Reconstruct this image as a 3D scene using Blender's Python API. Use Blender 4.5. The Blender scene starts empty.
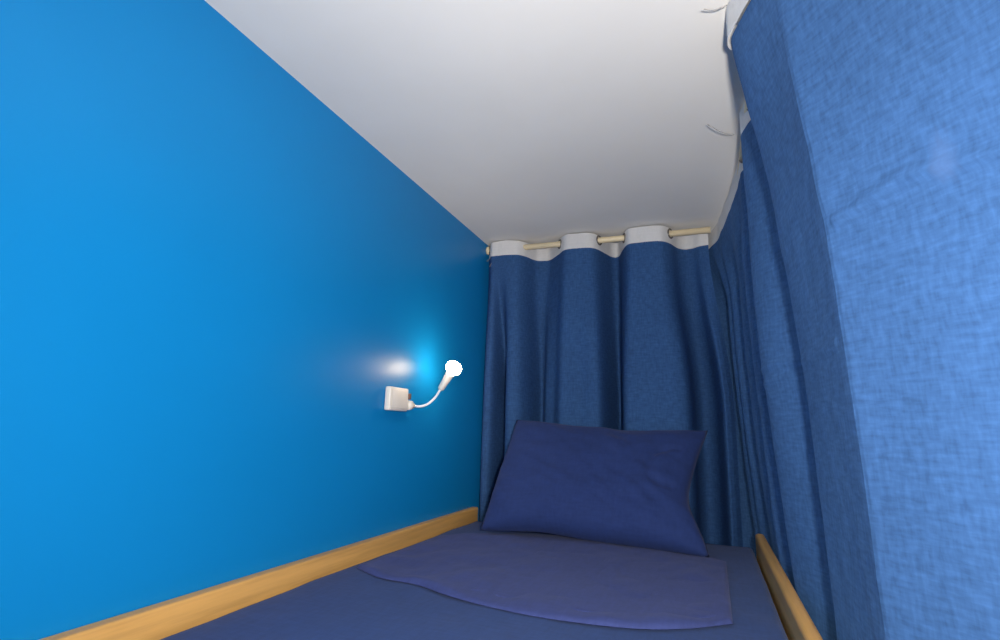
import bpy, bmesh, math, random
from mathutils import Vector, Matrix, noise
R = math.radians
scn = bpy.context.scene
col = scn.collection
random.seed(4)
ZC = 1.75                      # eye height; all numbers below are measured from the eye, metres
H = 0.692                      # underside of the ceiling
W = -0.76                      # face of the blue wall
MT = -0.299                    # top of the mattress
DB = 1.83                      # back curtain rod

# ------------------------------------------------------------------ materials
def nmat(name):
    m = bpy.data.materials.new(name); m.use_nodes = True
    nt = m.node_tree
    b = nt.nodes['Principled BSDF']
    return m, nt, b
def N(nt, typ, **kw):
    n = nt.nodes.new(typ)
    for k, v in kw.items():
        if k in n.inputs.keys(): n.inputs[k].default_value = v
        else: setattr(n, k, v)
    return n
def coords(nt, scale=(1, 1, 1), out='Object'):
    t = N(nt, 'ShaderNodeTexCoord'); mp = N(nt, 'ShaderNodeMapping')
    mp.inputs['Scale'].default_value = scale
    nt.links.new(t.outputs[out], mp.inputs['Vector'])
    return mp.outputs['Vector']
def noise_node(nt, scale, mapping=(1, 1, 1), detail=3, rough=.55, out='Object'):
    n = N(nt, 'ShaderNodeTexNoise', Scale=scale, Detail=detail, Roughness=rough)
    nt.links.new(coords(nt, mapping, out), n.inputs['Vector'])
    return n.outputs['Fac']
def ramp(nt, fac, stops):
    r = N(nt, 'ShaderNodeValToRGB')
    e = r.color_ramp.elements
    e[0].position, e[0].color = stops[0][0], (*stops[0][1], 1)
    e[1].position, e[1].color = stops[-1][0], (*stops[-1][1], 1)
    for p, c in stops[1:-1]:
        x = e.new(p); x.color = (*c, 1)
    nt.links.new(fac, r.inputs['Fac'])
    return r.outputs['Color']
def bump(nt, b, h, strength=.2, dist=.002):
    bp = N(nt, 'ShaderNodeBump', Strength=strength, Distance=dist)
    nt.links.new(h, bp.inputs['Height'])
    nt.links.new(bp.outputs['Normal'], b.inputs['Normal'])
    return bp
def math_(nt, op, a, b=None):
    n = N(nt, 'ShaderNodeMath', operation=op)
    for i, v in enumerate((a, b)):
        if v is None: continue
        if isinstance(v, (int, float)): n.inputs[i].default_value = v
        else: nt.links.new(v, n.inputs[i])
    return n.outputs[0]
def mix(nt, fac, a, b, blend='MIX'):
    n = N(nt, 'ShaderNodeMix', data_type='RGBA', blend_type=blend)
    if isinstance(fac, (int, float)): n.inputs[0].default_value = fac
    else: nt.links.new(fac, n.inputs[0])
    for i, v in ((6, a), (7, b)):
        if isinstance(v, tuple): n.inputs[i].default_value = (*v, 1)
        else: nt.links.new(v, n.inputs[i])
    return n.outputs[2]
def scale_c(c, k): return tuple(min(1, x * k) for x in c)

def plain(name, c, rough=.6, var=.06, nscale=20, bmp=.1, metallic=0, spec=.5):
    m, nt, b = nmat(name)
    f = noise_node(nt, nscale)
    nt.links.new(ramp(nt, f, [(.3, scale_c(c, 1 - var)), (.7, scale_c(c, 1 + var))]), b.inputs['Base Color'])
    b.inputs['Roughness'].default_value = rough; b.inputs['Metallic'].default_value = metallic
    b.inputs['Specular IOR Level'].default_value = spec
    bump(nt, b, f, bmp)
    return m

def wood(name, c, axis):
    m, nt, b = nmat(name)
    s = [9, 9, 9]; s[axis] = .5
    f = noise_node(nt, 5, tuple(s), 5, .6)
    nt.links.new(ramp(nt, f, [(.3, scale_c(c, .72)), (.55, c), (.75, scale_c(c, 1.15))]), b.inputs['Base Color'])
    b.inputs['Roughness'].default_value = .45
    bump(nt, b, f, .12)
    return m

def fabric(name, base, trans, kt=.3, slub=.25, sheen=.1, mark=None, uv=False):
    """woven cotton: two crossing sets of slubby threads, part of the light passes through"""
    m, nt, b = nmat(name)
    if uv:
        v = noise_node(nt, 90, (1.9, .45, 1), 2, .6, 'UV')
        h = noise_node(nt, 90, (.45, 2.0, 1), 2, .6, 'UV')
    else:
        v = noise_node(nt, 90, (1.5, .3, .6), 2, .6)
        h = noise_node(nt, 90, (.3, 1.6, 1.6), 2, .6)
    big = noise_node(nt, 5, (1, 1, 1), 3)
    w = math_(nt, 'MULTIPLY', math_(nt, 'ADD', v, h), .5)
    w = math_(nt, 'ADD', math_(nt, 'MULTIPLY', w, .82), math_(nt, 'MULTIPLY', big, .18))
    cb = ramp(nt, w, [(.36, scale_c(base, 1 - slub)), (.5, base), (.64, scale_c(base, 1 + slub))])
    ct = ramp(nt, w, [(.36, scale_c(trans, 1 - slub)), (.5, trans), (.64, scale_c(trans, 1 + 1.2 * slub))])
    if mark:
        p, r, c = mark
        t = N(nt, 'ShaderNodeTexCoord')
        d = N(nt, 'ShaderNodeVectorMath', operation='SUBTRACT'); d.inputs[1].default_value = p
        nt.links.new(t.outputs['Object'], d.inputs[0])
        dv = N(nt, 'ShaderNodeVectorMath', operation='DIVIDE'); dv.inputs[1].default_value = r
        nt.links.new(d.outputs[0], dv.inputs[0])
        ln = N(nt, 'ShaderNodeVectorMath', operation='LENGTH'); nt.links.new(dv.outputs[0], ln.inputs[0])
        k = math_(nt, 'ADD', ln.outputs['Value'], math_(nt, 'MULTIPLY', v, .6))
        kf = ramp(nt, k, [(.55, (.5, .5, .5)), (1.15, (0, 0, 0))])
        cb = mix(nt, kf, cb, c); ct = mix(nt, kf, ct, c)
    nt.links.new(cb, b.inputs['Base Color'])
    b.inputs['Roughness'].default_value = .85
    b.inputs['Specular IOR Level'].default_value = .15
    b.inputs['Sheen Weight'].default_value = sheen
    b.inputs['Sheen Tint'].default_value = (.6, .65, .9, 1)
    bp = bump(nt, b, w, .35, .0015)
    if kt:
        tr = N(nt, 'ShaderNodeBsdfTranslucent'); nt.links.new(ct, tr.inputs['Color'])
        nt.links.new(bp.outputs['Normal'], tr.inputs['Normal'])
        mx = N(nt, 'ShaderNodeMixShader', Fac=kt)
        nt.links.new(b.outputs[0], mx.inputs[1]); nt.links.new(tr.outputs[0], mx.inputs[2])
        out = next(n for n in nt.nodes if n.type == 'OUTPUT_MATERIAL')
        nt.links.new(mx.outputs[0], out.inputs['Surface'])
    return m

def wall_paint():
    m, nt, b = nmat('blue_wall_paint')
    f = noise_node(nt, 3, detail=2); g = noise_node(nt, 160, detail=2)
    c = (.003, .192, .475)
    nt.links.new(ramp(nt, f, [(.3, scale_c(c, .97)), (.7, scale_c(c, 1.02))]), b.inputs['Base Color'])
    b.inputs['Roughness'].default_value = .38
    b.inputs['Specular IOR Level'].default_value = .22
    bump(nt, b, g, .05, .001)
    return m

M_WALL = wall_paint()
M_CEIL = plain('white_ceiling_paint', (.80, .77, .715), .9, .02, 4, .05, spec=.2)
M_PLASTER = plain('plaster_paint', (.6, .6, .6), .9, .03, 4, .05)
M_FLOOR = wood('dark_floor_boards', (.16, .10, .06), 1)
M_PINE = wood('orange_varnished_pine', (.66, .36, .105), 1)
M_PINEX = wood('orange_varnished_pine_cross', (.66, .36, .105), 0)
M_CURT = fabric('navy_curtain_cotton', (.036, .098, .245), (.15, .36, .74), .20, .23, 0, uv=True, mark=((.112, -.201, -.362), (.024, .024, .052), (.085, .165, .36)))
M_BED = fabric('navy_bed_cotton', (.022, .054, .165), (.1, .2, .5), 0, .12, .08)
M_SHEET = fabric('washed_navy_sheet_cotton', (.044, .060, .180), (.1, .2, .5), 0, .12, .08)
M_PILL = fabric('navy_pillow_cotton', (.021, .040, .140), (.1, .2, .5), 0, .12, .08)
M_HEAD = fabric('white_header_cloth', (.78, .77, .76), (.8, .78, .74), .2, .04, 0)
M_ROD = plain('cream_painted_rod', (.80, .66, .42), .4, .04, 30, .03)
M_RING = plain('dull_steel_ring', (.22, .20, .18), .4, .1, 60, .05, .8)
M_PLAST = plain('ivory_plastic', (.72, .67, .60), .4, .03, 30, .02)
M_SWITCH = plain('brown_plastic', (.16, .07, .05), .4, .05, 30, .02)
M_ARM = plain('white_flexible_tube', (.80, .82, .85), .35, .03, 60, .05)
M_THREAD = plain('white_thread', (.38, .36, .33), .9, .05, 40, 0)
M_BULB, nt, b = nmat('glowing_bulb')
b.inputs['Base Color'].default_value = (1, .9, .75, 1)
b.inputs['Emission Color'].default_value = (1, .78, .54, 1)
b.inputs['Emission Strength'].default_value = 66

# ------------------------------------------------------------------ builders
def empty(name, loc, label, cat, group=None):
    o = bpy.data.objects.new(name, None); col.objects.link(o)
    o.empty_display_size = .05
    o.location = (loc[0], loc[1], loc[2] + ZC)
    o['label'] = label; o['category'] = cat
    if group: o['group'] = group
    return o
def wloc(o):
    v = Vector((0, 0, 0))
    while o is not None:
        v += o.location; o = o.parent
    return v
def obj(name, bm, mat, parent=None, smooth=True, origin=None, subd=0, kind=None, label=None, cat=None, group=None):
    """bm holds positions measured from the eye; links it as one mesh object"""
    off = Vector((0, 0, ZC))
    base = wloc(parent) if parent else Vector((0, 0, 0))
    if origin is None: org = base
    else: org = Vector(origin) + off
    for v in bm.verts: v.co = v.co + off - org
    bmesh.ops.recalc_face_normals(bm, faces=bm.faces)
    me = bpy.data.meshes.new(name); bm.to_mesh(me); bm.free()
    if smooth:
        for p in me.polygons: p.use_smooth = True
    o = bpy.data.objects.new(name, me); col.objects.link(o)
    me.materials.append(mat)
    o.location = org - base
    if parent: o.parent = parent
    if subd:
        s = o.modifiers.new('subd', 'SUBSURF'); s.levels = s.render_levels = subd
    for k, v in (('kind', kind), ('label', label), ('category', cat), ('group', group)):
        if v: o[k] = v
    return o
def box(a, b, bev=.003, seg=2):
    bm = bmesh.new(); bmesh.ops.create_cube(bm, size=1)
    a, b = Vector(a), Vector(b)
    for v in bm.verts:
        v.co = Vector([(a[i] + b[i]) / 2 + v.co[i] * (b[i] - a[i]) for i in range(3)])
    if bev: bmesh.ops.bevel(bm, geom=bm.edges[:], offset=bev, segments=seg, profile=.5, affect='EDGES')
    return bm
def catmull(pts, n):
    """n samples per span through pts (tuples of any length)"""
    out = []
    P = [pts[0]] + list(pts) + [pts[-1]]
    for i in range(1, len(P) - 2):
        for k in range(n):
            t = k / n; a, b, c, d = P[i - 1], P[i], P[i + 1], P[i + 2]
            out.append(tuple(.5 * (2 * b[j] + (c[j] - a[j]) * t + (2 * a[j] - 5 * b[j] + 4 * c[j] - d[j]) * t * t
                                   + (3 * b[j] - a[j] - 3 * c[j] + d[j]) * t ** 3) for j in range(len(b))))
    out.append(tuple(pts[-1]))
    return out
def tube(pts, rad, n=16, bm=None):
    """round bar along pts; rad a number or one per point; closed ends"""
    bm = bm or bmesh.new()
    pts = [Vector(p) for p in pts]
    rads = rad if isinstance(rad, (list, tuple)) else [rad] * len(pts)
    t0 = (pts[1] - pts[0]).normalized()
    ref = Vector((0, 0, 1)) if abs(t0.z) < .9 else Vector((1, 0, 0))
    u = t0.cross(ref).normalized()
    rings = []
    for i, p in enumerate(pts):
        t = (pts[min(i + 1, len(pts) - 1)] - pts[max(i - 1, 0)]).normalized()
        u = (u - u.dot(t) * t).normalized(); w = t.cross(u)
        rings.append([bm.verts.new(p + rads[i] * (math.cos(2 * math.pi * k / n) * u + math.sin(2 * math.pi * k / n) * w)) for k in range(n)])
    for a, b in zip(rings, rings[1:]):
        for k in range(n): bm.faces.new((a[k], a[(k + 1) % n], b[(k + 1) % n], b[k]))
    bm.faces.new(rings[0]); bm.faces.new(rings[-1])
    return bm
def torus(c, axis, r, t, n=24, m=8):
    bm = bmesh.new(); axis = Vector(axis).normalized(); c = Vector(c)
    u = axis.cross(Vector((0, 0, 1))).normalized(); w = axis.cross(u)
    rings = []
    for i in range(n):
        a = 2 * math.pi * i / n; d = math.cos(a) * u + math.sin(a) * w
        rings.append([bm.verts.new(c + d * (r + t * math.cos(2 * math.pi * k / m)) + axis * t * math.sin(2 * math.pi * k / m)) for k in range(m)])
    for i in range(n):
        a, b = rings[i], rings[(i + 1) % n]
        for k in range(m): bm.faces.new((a[k], a[(k + 1) % m], b[(k + 1) % m], b[k]))
    return bm
def grid_bm(rows):
    bm = bmesh.new()
    V = [[bm.verts.new(p) for p in r] for r in rows]
    for a, b in zip(V, V[1:]):
        for k in range(len(a) - 1): bm.faces.new((a[k], a[k + 1], b[k + 1], b[k]))
    return bm
def sm(a, b, x):
    t = max(0, min(1, (x - a) / (b - a))); return t * t * (3 - 2 * t)

# ------------------------------------------------------------------ the setting
def struct(name, bm, mat): return obj(name, bm, mat, smooth=False, kind='structure')
XR, YF = 2.3, -3.2
struct('wall_left', box((W - .1, YF - .1, -ZC), (W, 2.24, H), 0), M_WALL)
struct('ceiling', box((W - .1, YF - .1, H), (XR + .1, 2.24, H + .1), 0), M_CEIL)
struct('wall_back', box((W, 2.14, -ZC), (XR, 2.24, H), 0), M_PLASTER)
struct('wall_right', box((XR, YF - .1, -ZC), (XR + .1, 2.24, H), 0), M_PLASTER)
struct('wall_front', box((W, YF - .1, -ZC), (XR, YF, H), 0), M_PLASTER)
struct('floor', box((W - .1, YF - .1, -ZC - .1), (XR + .1, 2.24, -ZC), 0), M_FLOOR)

# ------------------------------------------------------------------ bed
bed = empty('bed_frame', (-.32, .8, -ZC), 'orange pine bed frame whose side rails run beside the mattress', 'bed frame')
def rail_bm(x0, x1, top, y0, y1, rnd):
    bm = box((x0, y0, -.47), (x1, y1, top), 0)
    ed = [e for e in bm.edges if all(v.co.z > top - .001 for v in e.verts) and abs(e.verts[0].co.y - e.verts[1].co.y) > .5]
    bmesh.ops.bevel(bm, geom=ed, offset=rnd, segments=5, profile=.5, affect='EDGES')
    return bm
obj('side_rail', rail_bm(W + .001, W + .024, -.262, -.12, 1.772, .004), M_PINE, bed, False)
obj('side_rail', rail_bm(.111, .134, -.258, -.12, 1.70, .0085), M_PINE, bed, False)
obj('end_rail', box((W + .024, 1.752, -.47), (.111, 1.771, -.34), .004), M_PINEX, bed, False)
obj('end_rail', box((W + .024, -.12, -.47), (.111, -.097, -.34), .004), M_PINEX, bed, False)
for i in range(9):
    y = -.03 + i * .205
    obj('slat', box((W + .024, y, -.47), (.111, y + .07, -.452), .003), M_PINEX, bed, False)
for x in (W + .027, .045):
    for y in (-.09, 1.71):
        obj('leg', box((x, y, -ZC), (x + .055, y + .055, -.472), .004), M_PINE, bed, False)

# mattress in its fitted sheet: rounded edges, faint wrinkles
def mattress():
    x0, x1, y0, y1, zb = W + .027, .106, -.09, 1.745, -.450
    nx, ny = 90, 150
    r = .014
    rows = []
    prof = []                                   # across: side, rounded shoulder, top, shoulder, side
    prof.append((x0 + .012, zb)); prof.append((x0, zb + .02)); prof.append((x0, MT - r))
    for k in range(1, 6):
        a = k / 6 * math.pi / 2; prof.append((x0 + r - r * math.cos(a), MT - r + r * math.sin(a)))
    for k in range(nx + 1): prof.append((x0 + r + (x1 - x0 - 2 * r) * k / nx, MT))
    for k in range(5, 0, -1):
        a = k / 6 * math.pi / 2; prof.append((x1 - r + r * math.cos(a), MT - r + r * math.sin(a)))
    prof.append((x1, MT - r)); prof.append((x1, zb + .02)); prof.append((x1 - .012, zb))
    for j in range(ny + 1):
        y = y0 + (y1 - y0) * j / ny
        e = min(y - y0, y1 - y); d = r - math.sqrt(max(0, r * r - (r - min(e, r)) ** 2))
        row = []
        for x, z in prof:
            if z > MT - .03:
                w = .0035 * noise.noise(Vector((x * 5, y * 3.2, 1.3))) + .0016 * noise.noise(Vector((x * 14 + y * 6, y * 9 - x * 5, 4)))
                z += w - d
            row.append((x, y, z))
        rows.append(row)
    bm = grid_bm(rows)
    be = [e for e in bm.edges if e.is_boundary]
    bmesh.ops.holes_fill(bm, edges=be)
    bmesh.ops.triangulate(bm, faces=[f for f in bm.faces if len(f.verts) > 4])
    return bm
obj('mattress', mattress(), M_BED, None, True, origin=(-.34, .8, -.45),
    label='bed mattress under a smooth navy fitted sheet between the pine rails', cat='mattress')

# folded navy top sheet lying across the bed in front of the pillow
def sheet_layer(front, back, th, z0, seed, nu=120, nv=60, puff=.006):
    """a soft slab between two polylines (x, y); th thickness; edges rolled over"""
    F = catmull(front, 40); B = catmull(back, 40)
    def at(P, t):
        f = t * (len(P) - 1); i = min(int(f), len(P) - 2); k = f - i
        return Vector((P[i][0] + (P[i + 1][0] - P[i][0]) * k, P[i][1] + (P[i + 1][1] - P[i][1]) * k))
    top, low = [], []
    for j in range(nv + 1):
        tv = j / nv; rt, rl = [], []
        for i in range(nu + 1):
            tu = i / nu
            p = at(F, tu).lerp(at(B, tu), tv)
            ed = min(tu * .72, (1 - tu) * .72, tv * .5, (1 - tv) * .5)
            rnd = math.sqrt(max(0, 1 - (1 - min(1, ed / .030)) ** 2))
            h = th * (.25 + .75 * rnd)
            h += puff * rnd * (noise.noise(Vector((p.x * 9, p.y * 7, seed))) + .6 * noise.noise(Vector((p.x * 22, p.y * 16, seed + 3))))
            h += .009 * rnd * (p.x < -.38) * sm(-.38, -.48, p.x) * math.exp(-(tv / .06) ** 2) * (.6 + noise.noise(Vector((p.x * 11, 2, seed))))
            rt.append((p.x, p.y, z0 + h)); rl.append((p.x, p.y, z0))
        top.append(rt); low.append(rl)
    bm = bmesh.new()
    T = [[bm.verts.new(p) for p in r] for r in top]; L = [[bm.verts.new(p) for p in r] for r in low]
    for V in (T, L):
        for a, b in zip(V, V[1:]):
            for k in range(len(a) - 1): bm.faces.new((a[k], a[k + 1], b[k + 1], b[k]))
    def skirt(a, b):
        for k in range(len(a) - 1): bm.faces.new((a[k], a[k + 1], b[k + 1], b[k]))
    skirt(T[0], L[0]); skirt(T[-1], L[-1]); skirt([r[0] for r in T], [r[0] for r in L]); skirt([r[-1] for r in T], [r[-1] for r in L])
    return bm
sheet = empty('folded_top_sheet', (-.33, 1.2, MT + .004), 'navy top sheet folded back flat across the bed before the pillow', 'bed sheet')
obj('under_layer', sheet_layer([(-.700, 1.035), (-.62, .995), (-.53, .985), (-.46, .955), (-.38, .930), (-.29, .915), (-.20, .915), (-.11, .930), (-.04, .965), (.026, 1.02)],
                        [(-.705, 1.42), (-.62, 1.50), (-.5, 1.56), (-.35, 1.60), (-.2, 1.62), (-.08, 1.60), (.03, 1.48)], .006, MT + .003, 2.0), M_SHEET, sheet)
obj('turned_down_flap', sheet_layer([(-.42, .985), (-.30, .958), (-.20, .955), (-.11, .966), (-.04, .996), (.018, 1.046)],
                        [(-.40, 1.36), (-.28, 1.385), (-.2, 1.36), (-.1, 1.385), (-.03, 1.375), (.028, 1.40)], .003, MT + .0065, 7.0, 90, 50, .002), M_SHEET, sheet)

# pillow leaning on the back curtain
def pillow():
    nu, nv = 72, 56
    c0 = Vector((-.318, 1.485, -.285)); c1 = Vector((-.308, 1.750, .020))
    up = (c1 - c0); hgt = up.length; up.normalize()
    rt = Vector((1, 0.02, -.02)).normalized(); nrm = rt.cross(up).normalized()    # towards the foot
    if nrm.y > 0: nrm = -nrm
    bm = bmesh.new()
    sides = []
    for sgn in (1, -1):
        G = []
        for j in range(nv + 1):
            v = -1 + 2 * j / nv; row = []
            for i in range(nu + 1):
                u = -1 + 2 * i / nu
                kx = .035 if u < 0 else .13 + .05 * math.exp(-((v + .35) / .4) ** 2)
                px = .305 * u * (1 - kx * math.cos(v * math.pi / 2) ** 1.2) - .012 * v * (u < 0) * abs(u) + .006
                if u < 0: px += .022 * max(0, v) * -u
                py = hgt / 2 * v * (1 - .07 * math.cos(u * math.pi / 2)) + .009 * (v > 0) * v * sm(.25, .0, u) - .010 * (v < 0) * v * math.exp(-((u + .45) / .3) ** 2)
                e = max(0, 1 - u ** 4) * max(0, 1 - v ** 4)
                t = .068 * e ** .55 * (1 - .25 * v)
                t += e ** .4 * (.011 * noise.noise(Vector((u * 2.4, v * 2.0, 3 + sgn))) + (.006) * noise.noise(Vector((u * 6 + v * 3, v * 5, 9 + sgn))))
                # crease curling round the right-hand corner
                dc = math.hypot((u - .78) / .22, (v - .15) / .34)
                t -= .010 * math.exp(-((dc - 1) / .16) ** 2) * e ** .3 * (u < .86)
                if sgn < 0: t *= .45 + .35 * sm(-1, 0, v)
                if abs(u) == 1 or abs(v) == 1: t = 0
                p = c0 + up * (hgt / 2 + py) + rt * px + nrm * (t * sgn)
                p -= nrm * .012 * (1 - u * u)
                row.append(p)
            G.append(row)
        sides.append(G)
    A = [[bm.verts.new(p) for p in r] for r in sides[0]]
    B = [[A[j][i] if (i in (0, nu) or j in (0, nv)) else bm.verts.new(sides[1][j][i]) for i in range(nu + 1)] for j in range(nv + 1)]
    for V in (A, B):
        for j in range(nv):
            for i in range(nu): bm.faces.new((V[j][i], V[j][i + 1], V[j + 1][i + 1], V[j + 1][i]))
    return bm
obj('pillow', pillow(), M_PILL, None, True, origin=(-.318, 1.5, -.29),
    label='plump navy pillow leaning against the pleated back curtain', cat='pillow')

# ------------------------------------------------------------------ curtains
HB, HT = -.036, .019           # header below and above the rod
def lean(t, y=0):
    t = min(max(t, 0), 1.1); k = sm(1.0, 1.16, y)
    return (1 - k) * .070 * (1 - (1 - t / 1.1) ** 2) + k * .047 * t * t
def cloth(top, low, zt, zb, nz, off, reach):
    """cloth between a path at the top and one at the bottom; off(z, x, y) adds a shift"""
    rows = []
    for j in range(nz + 1):
        s = j / nz; z = zt + (zb - zt) * s
        k = sm(0, reach, s); row = []
        for a, b in zip(top, low):
            x = a[0] + (b[0] - a[0]) * k; y = a[1] + (b[1] - a[1]) * k
            dx, dy = off(z, x, y)
            row.append((x + dx, y + dy, z))
        rows.append(row)
    bm = grid_bm(rows)
    uvl = bm.loops.layers.uv.new('weave')
    arc = [0]
    for a, b in zip(low, low[1:]): arc.append(arc[-1] + math.hypot(b[0] - a[0], b[1] - a[1]))
    bm.verts.index_update(); n = len(top)
    for f in bm.faces:
        for l in f.loops:
            j, i = divmod(l.vert.index, n)
            l[uvl].uv = (arc[i], zt + (zb - zt) * j / nz)
    return bm

# back curtain: (pixel-free) stations along x with the depth of each pleat, at the rod and near the mattress
RZB = .668
back_top = [(-.752, .005), (-.742, -.015), (-.728, -.034), (-.715, -.037), (-.700, -.037), (-.685, -.038), (-.665, -.036), (-.645, -.033), (-.625, -.026), (-.605, .0), (-.58, .055), (-.55, .068), (-.525, .062), (-.48, .008), (-.445, -.036), (-.40, -.040), (-.36, -.036), (-.335, -.012),
            (-.315, .045), (-.298, .09), (-.275, .092), (-.25, .02), (-.225, -.034), (-.19, -.042), (-.15, -.042), (-.115, -.036), (-.09, -.005), (-.068, .05), (-.045, .072), (-.02, .070), (.0, .055), (.018, .048), (.032, .045)]
back_low = [(-.752, .005), (-.740, -.035), (-.722, -.040), (-.708, -.015), (-.702, .10), (-.685, .09), (-.668, .0), (-.648, -.036), (-.612, -.030), (-.592, .02), (-.575, .12), (-.555, .11), (-.535, .05), (-.495, .02), (-.455, -.038), (-.395, -.030), (-.352, -.038), (-.322, -.02),
            (-.306, .10), (-.296, .17), (-.282, .16), (-.262, .04), (-.245, -.03), (-.205, -.045), (-.13, -.048), (-.075, -.046), (-.045, -.01), (-.030, .12), (-.005, .17), (.03, .14), (.052, .03), (.070, .03), (.088, .06), (.096, .05)]
bt = [(x, DB + d) for x, d in catmull(back_top, 14)]
bl = [(x, DB + d) for x, d in catmull(back_low, 14)]
cb = empty('pleated_curtain', (-.36, DB, RZB + HB), 'dark navy pleated curtain with white eyelet header across the head end', 'curtain')
def off_back(z, x, y):
    w = sm(.6, .2, z)
    return .002 * noise.noise(Vector((x * 8, z * 5, 1))) , w * .006 * noise.noise(Vector((x * 7, z * 3, 5)))
obj('curtain_cloth', cloth(bt, bl, RZB + HB, -.40, 60, off_back, .55), M_CURT, cb, label='dark navy cotton cloth hanging in uneven pleats')
def header(path, rz, k0=0, seed=0):
    rows = []
    for j in range(7):
        z = rz + HT + (HB - .0005 - HT) * j / 6; row = []
        for i, (x, y) in enumerate(path):
            dz = .004 * noise.noise(Vector((x * 14, y * 14, seed))) * (1 if j in (0,) else .4 if j == 1 else 0)
            row.append((x, y, z + dz))
        rows.append(row)
    return grid_bm(rows)
obj('header_band', header(bt, RZB, 0, 1), M_HEAD, cb, label='white cloth header band of the back curtain')
def crossings(path, axis, c):
    """where the header passes the rod: point and cloth normal"""
    out = []
    for a, b in zip(path, path[1:]):
        if (a[axis] - c) * (b[axis] - c) < 0:
            k = (c - a[axis]) / (b[axis] - a[axis])
            t = Vector((b[0] - a[0], b[1] - a[1], 0)).normalized()
            out.append((a[0] + (b[0] - a[0]) * k, a[1] + (b[1] - a[1]) * k, Vector((t.y, -t.x, 0))))
    return out
for x, y, n in crossings(bt, 1, DB):
    obj('eyelet', torus((x, y, RZB), n, .0155, .0028), M_RING, cb)
def thread(p, q, bend, r=.0009):
    p, q = Vector(p), Vector(q)
    return tube([p.lerp(q, t / 8) + Vector(bend) * math.sin(t / 8 * math.pi) for t in range(9)], r, 6)
obj('loose_thread', thread((-.728, DB - .025, RZB + HB + .003), (-.735, DB - .034, RZB + HB - .040), (.008, -.004, 0)), M_THREAD, cb)
obj('loose_thread', thread((-.738, DB - .02, RZB + HB + .003), (-.747, DB - .030, RZB + HB - .016), (.006, -.004, 0)), M_THREAD, cb)

rodb = empty('curtain_rod', (-.35, DB, RZB), 'cream rod under the ceiling carrying the pleated head-end curtain', 'curtain rod')
obj('rod', tube([(W + .004, DB, RZB), (.040, DB, RZB)], .0105, 20), M_ROD, rodb)
def bracket(x, y, rz, par, ax):
    d = .012
    bm = box((x - d, y - d, rz + .009), (x + d, y + d, H - .001), .002)
    obj('bracket', bm, M_ROD, par)
bracket(-.405, DB, RZB, rodb, 0)
obj('end_cup', tube([(W + .001, DB, RZB), (W + .012, DB, RZB)], .016, 20), M_ROD, rodb)

# side curtain: from the far corner to the foot end, gathered far away and stretched flat near the foot
RZS = .668
near_top = [(.130, .675), (.165, .627), (.205, .572), (.245, .517), (.262, .475), (.27, .36), (.24, .26), (.21, .16), (.18, .06), (.16, -.04), (.19, -.12)]
near_low = [(.132, .680), (.165, .634), (.200, .586), (.240, .530), (.285, .465), (.31, .36), (.29, .26), (.25, .16), (.22, .06), (.20, -.04), (.20, -.12)]
side_top = [(-.10, 2.00), (-.05, 1.995), (-.015, 1.985), (.015, 1.96), (.035, 1.915), (.050, 1.87), (.062, 1.825), (.066, 1.78), (.074, 1.72), (.080, 1.66), (.088, 1.59), (.092, 1.54), (.098, 1.48), (.102, 1.43), (.104, 1.38), (.106, 1.345), (.125, 1.315), (.160, 1.295), (.168, 1.26), (.130, 1.215), (.097, 1.18),
            (.103, 1.13), (.122, 1.07), (.138, 1.01), (.140, .965), (.118, .92), (.068, .878), (.059, .85), (.068, .815), (.098, .731), (.103, .716), (.108, .706)] + near_top
side_low = [(-.10, 2.07), (-.03, 2.06), (.045, 2.03), (.090, 1.98), (.105, 1.92), (.078, 1.85), (.105, 1.80), (.085, 1.755), (.112, 1.71), (.118, 1.65), (.099, 1.58), (.101, 1.53), (.122, 1.48), (.120, 1.44), (.096, 1.385), (.102, 1.35), (.130, 1.315), (.145, 1.29), (.140, 1.26), (.112, 1.215), (.096, 1.18),
            (.104, 1.13), (.117, 1.07), (.128, 1.02), (.124, .985), (.100, .965), (.089, .950), (.088, .92), (.095, .82), (.099, .735), (.101, .720), (.108, .710)] + near_low
st = catmull(side_top, 14); sl = catmull(side_low, 14)
def seg_d(p, a, b):
    ax, ay = a; bx, by = b; dx, dy = bx - ax, by - ay
    t = max(0, min(1, ((p[0] - ax) * dx + (p[1] - ay) * dy) / (dx * dx + dy * dy)))
    return math.hypot(p[0] - ax - t * dx, p[1] - ay - t * dy), t
creases = [((.705, .256), (.64, .271), .006), ((.64, .271), (.54, .25), .006), ((.93, .114), (.75, .114), .003), ((1.19, .128), (1.04, .139), .003), ((1.17, .10), (1.08, .112), .003)]
def off_side(z, x, y):
    w = sm(.62, .2, z)
    dx = lean(RZS - z, y) + w * .005 * noise.noise(Vector((y * 6, z * 2.6, 2))) + .0012 * noise.noise(Vector((y * 25, z * 18, 6)))
    dx -= max(h * math.exp(-(seg_d((y, z), a, b)[0] / .008) ** 2) for a, b, h in creases)
    return dx, 0
sd = empty('stretched_curtain', (.11, .8, RZS + HB), 'blue curtain along the open right side of the bed, flat and brightly lit up close', 'curtain')
def dense(path, y0, y1, k):
    """more stations between y1 and y0"""
    out = []
    for a, b in zip(path, path[1:]):
        out.append(a)
        if y1 < a[1] < y0:
            for q in range(1, k): out.append(tuple(a[j] + (b[j] - a[j]) * q / k for j in range(2)))
    out.append(path[-1]); return out
pairs = [a + b for a, b in zip(st, sl)]
pp = []
for a, b in zip(pairs, pairs[1:]):
    n = 4 if .45 < a[1] < .75 else 1
    for q in range(n): pp.append(tuple(a[j] + (b[j] - a[j]) * q / n for j in range(4)))
pp.append(pairs[-1])
obj('curtain_cloth', cloth([p[:2] for p in pp], [p[2:] for p in pp], RZS + HB, -.72, 300, off_side, .17), M_CURT, sd, label='blue cotton cloth, gathered far off and flat up close')
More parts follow.
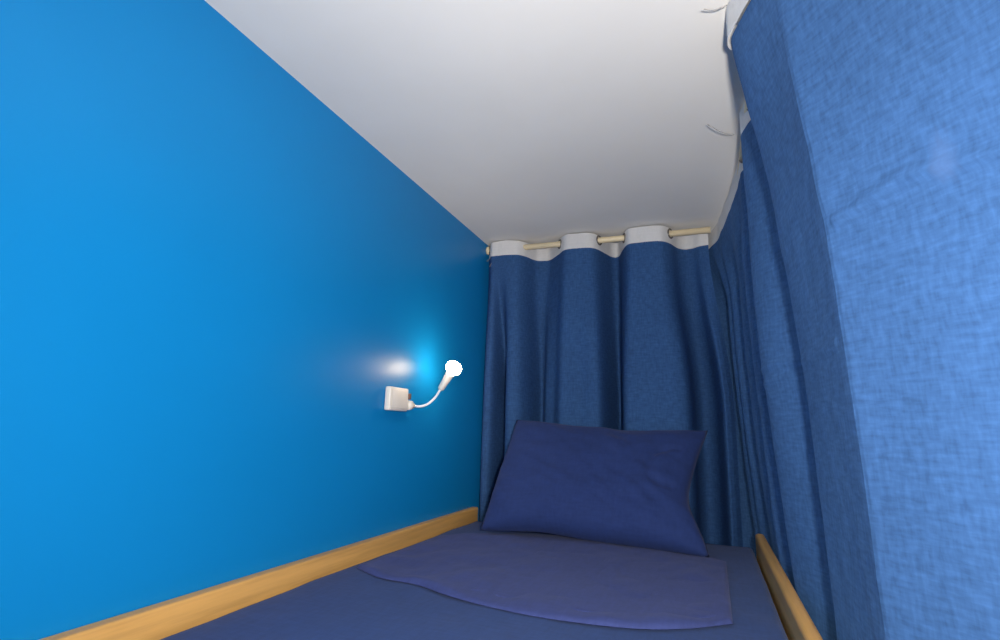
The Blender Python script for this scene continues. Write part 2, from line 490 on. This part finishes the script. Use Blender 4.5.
hd = [(x, y) for x, y in st]
obj('header_band', header(hd, RZS, 0, 5), M_HEAD, sd, label='white cloth header band of the side curtain')
RX = .112
for x, y, n in crossings(hd, 0, RX):
    if y > .6 : obj('eyelet', torus((x, y, RZS), n, .0155, .0028), M_RING, sd)
obj('loose_thread', thread((.085, 1.20, RZS - .012), (.030, 1.155, RZS - .004), (0, 0, -.006)), M_THREAD, sd)
obj('loose_thread', thread((.058, .80, RZS - .01), (.024, .80, RZS - .008), (0, 0, -.004)), M_THREAD, sd)
rods = empty('curtain_rod', (RX, .8, RZS), 'rod under the ceiling along the right bed side, mostly hidden by white header cloth', 'curtain rod')
obj('rod', tube([(RX, 1.86, RZS), (RX, -.30, RZS)], .0105, 20), M_ROD, rods)
bracket(RX, 1.845, RZS, rods, 1); bracket(RX, -.2, RZS, rods, 1)

# ------------------------------------------------------------------ reading lamp on the blue wall
lamp = empty('reading_lamp', (W, 1.22, .065), 'lit reading lamp with white bendable arm fixed to the blue wall', 'lamp')
wb = obj('wall_box', box((W + .0005, 1.186, .038), (W + .018, 1.276, .098), .004, 3), M_PLAST, lamp, label='square ivory plastic base box')
obj('face_plate', box((W + .0182, 1.192, .044), (W + .0208, 1.270, .092), .0015, 2), M_PLAST, wb)
obj('switch', box((W + .006, 1.2762, .070), (W + .020, 1.288, .086), .002, 2), M_SWITCH, wb, label='small brown rocker switch')
obj('collar', tube([(W + .016, 1.2762, .055), (W + .016, 1.292, .055), (W + .016, 1.293, .055), (W + .016, 1.304, .055)], [.013, .0125, .009, .008], 16), M_PLAST, wb)
arm = catmull([(W + .016, 1.302, .055), (W + .026, 1.328, .054), (W + .040, 1.346, .062), (W + .053, 1.362, .081), (W + .062, 1.371, .102)], 12)
obj('bendable_arm', tube(arm, .0034, 12), M_ARM, lamp, label='thin white bendable arm')
hp = [Vector(arm[-1]), Vector((W + .083, 1.386, .148))]
d = (hp[1] - hp[0])
ts = [(0, .005), (.08, .009), (.5, .0105), (.9, .012), (1, .0125)]
obj('bulb_holder', tube([hp[0] + d * t for t, r in ts], [r for t, r in ts], 18), M_PLAST, lamp, label='tapered ivory bulb holder')
dn = d.normalized()
bs = [(-.004, .009), (.002, .010), (.007, .016), (.014, .0215), (.022, .0235), (.030, .0215), (.037, .014), (.040, .005)]
obj('bulb', tube([hp[1] + dn * t for t, r in bs], [r for t, r in bs], 20), M_BULB, lamp, label='glowing warm white bulb')

# ------------------------------------------------------------------ light
def area(name, loc, target, size, power, colr):
    l = bpy.data.lights.new(name, 'AREA'); l.energy = power; l.color = colr; l.shape = 'RECTANGLE'
    l.size, l.size_y = size
    o = bpy.data.objects.new(name, l); col.objects.link(o)
    o.location = (loc[0], loc[1], loc[2] + ZC)
    o.rotation_euler = (Vector(target) - Vector(loc)).to_track_quat('-Z', 'Y').to_euler()
    return o
area('overhead_fill', (.8, -1.6, H - .06), (.8, -1.6, -1), (.8, .8), 3, (1, .95, .90))  # weak unseen fill added overhead for ambient light, no fixture modelled
area('foot_end_fill', (1.5, YF + .06, -.05), (-.5, .6, .1), (.9, 1.3), 85, (1, .97, .95))  # added fill to light the blue wall evenly; there is no window here
area('camera_flash', (.085, -.005, .05), (-.12, 1, .22), (.05, .04), 17, (1, .96, .91))
area('curtain_back_fill', (1.0, .42, -.22), (.2, .62, .0), (.35, .5), 4, (1, .97, .95))  # unseen fill added outside the side curtain so the cloth glows through
w = bpy.data.worlds.new('room_air'); scn.world = w; w.use_nodes = True
bg = w.node_tree.nodes['Background']
bg.inputs['Color'].default_value = (.9, .95, 1, 1); bg.inputs['Strength'].default_value = .2

# ------------------------------------------------------------------ camera
cd = bpy.data.cameras.new('camera'); cam = bpy.data.objects.new('camera', cd); col.objects.link(cam)
cd.sensor_fit = 'HORIZONTAL'; cd.sensor_width = 36; cd.lens = 540 / 1000 * 36; cd.clip_start = .01
r_ = Vector((.9359024637545182, .3510623360216241, .02901404082962182))
dn_ = Vector((-.04278173619487972, .1950346311231245, -.9798628555623581))
f_ = Vector((-.3496516858051373, .9158147896216281, .19755244803322122))
cam.matrix_world = Matrix(((r_.x, -dn_.x, -f_.x, 0), (r_.y, -dn_.y, -f_.y, 0), (r_.z, -dn_.z, -f_.z, ZC), (0, 0, 0, 1)))
scn.camera = cam
vs = scn.view_settings
vs.view_transform = 'Standard'; vs.look = 'None'; vs.gamma = 1; vs.exposure = 0; vs.use_curve_mapping = False
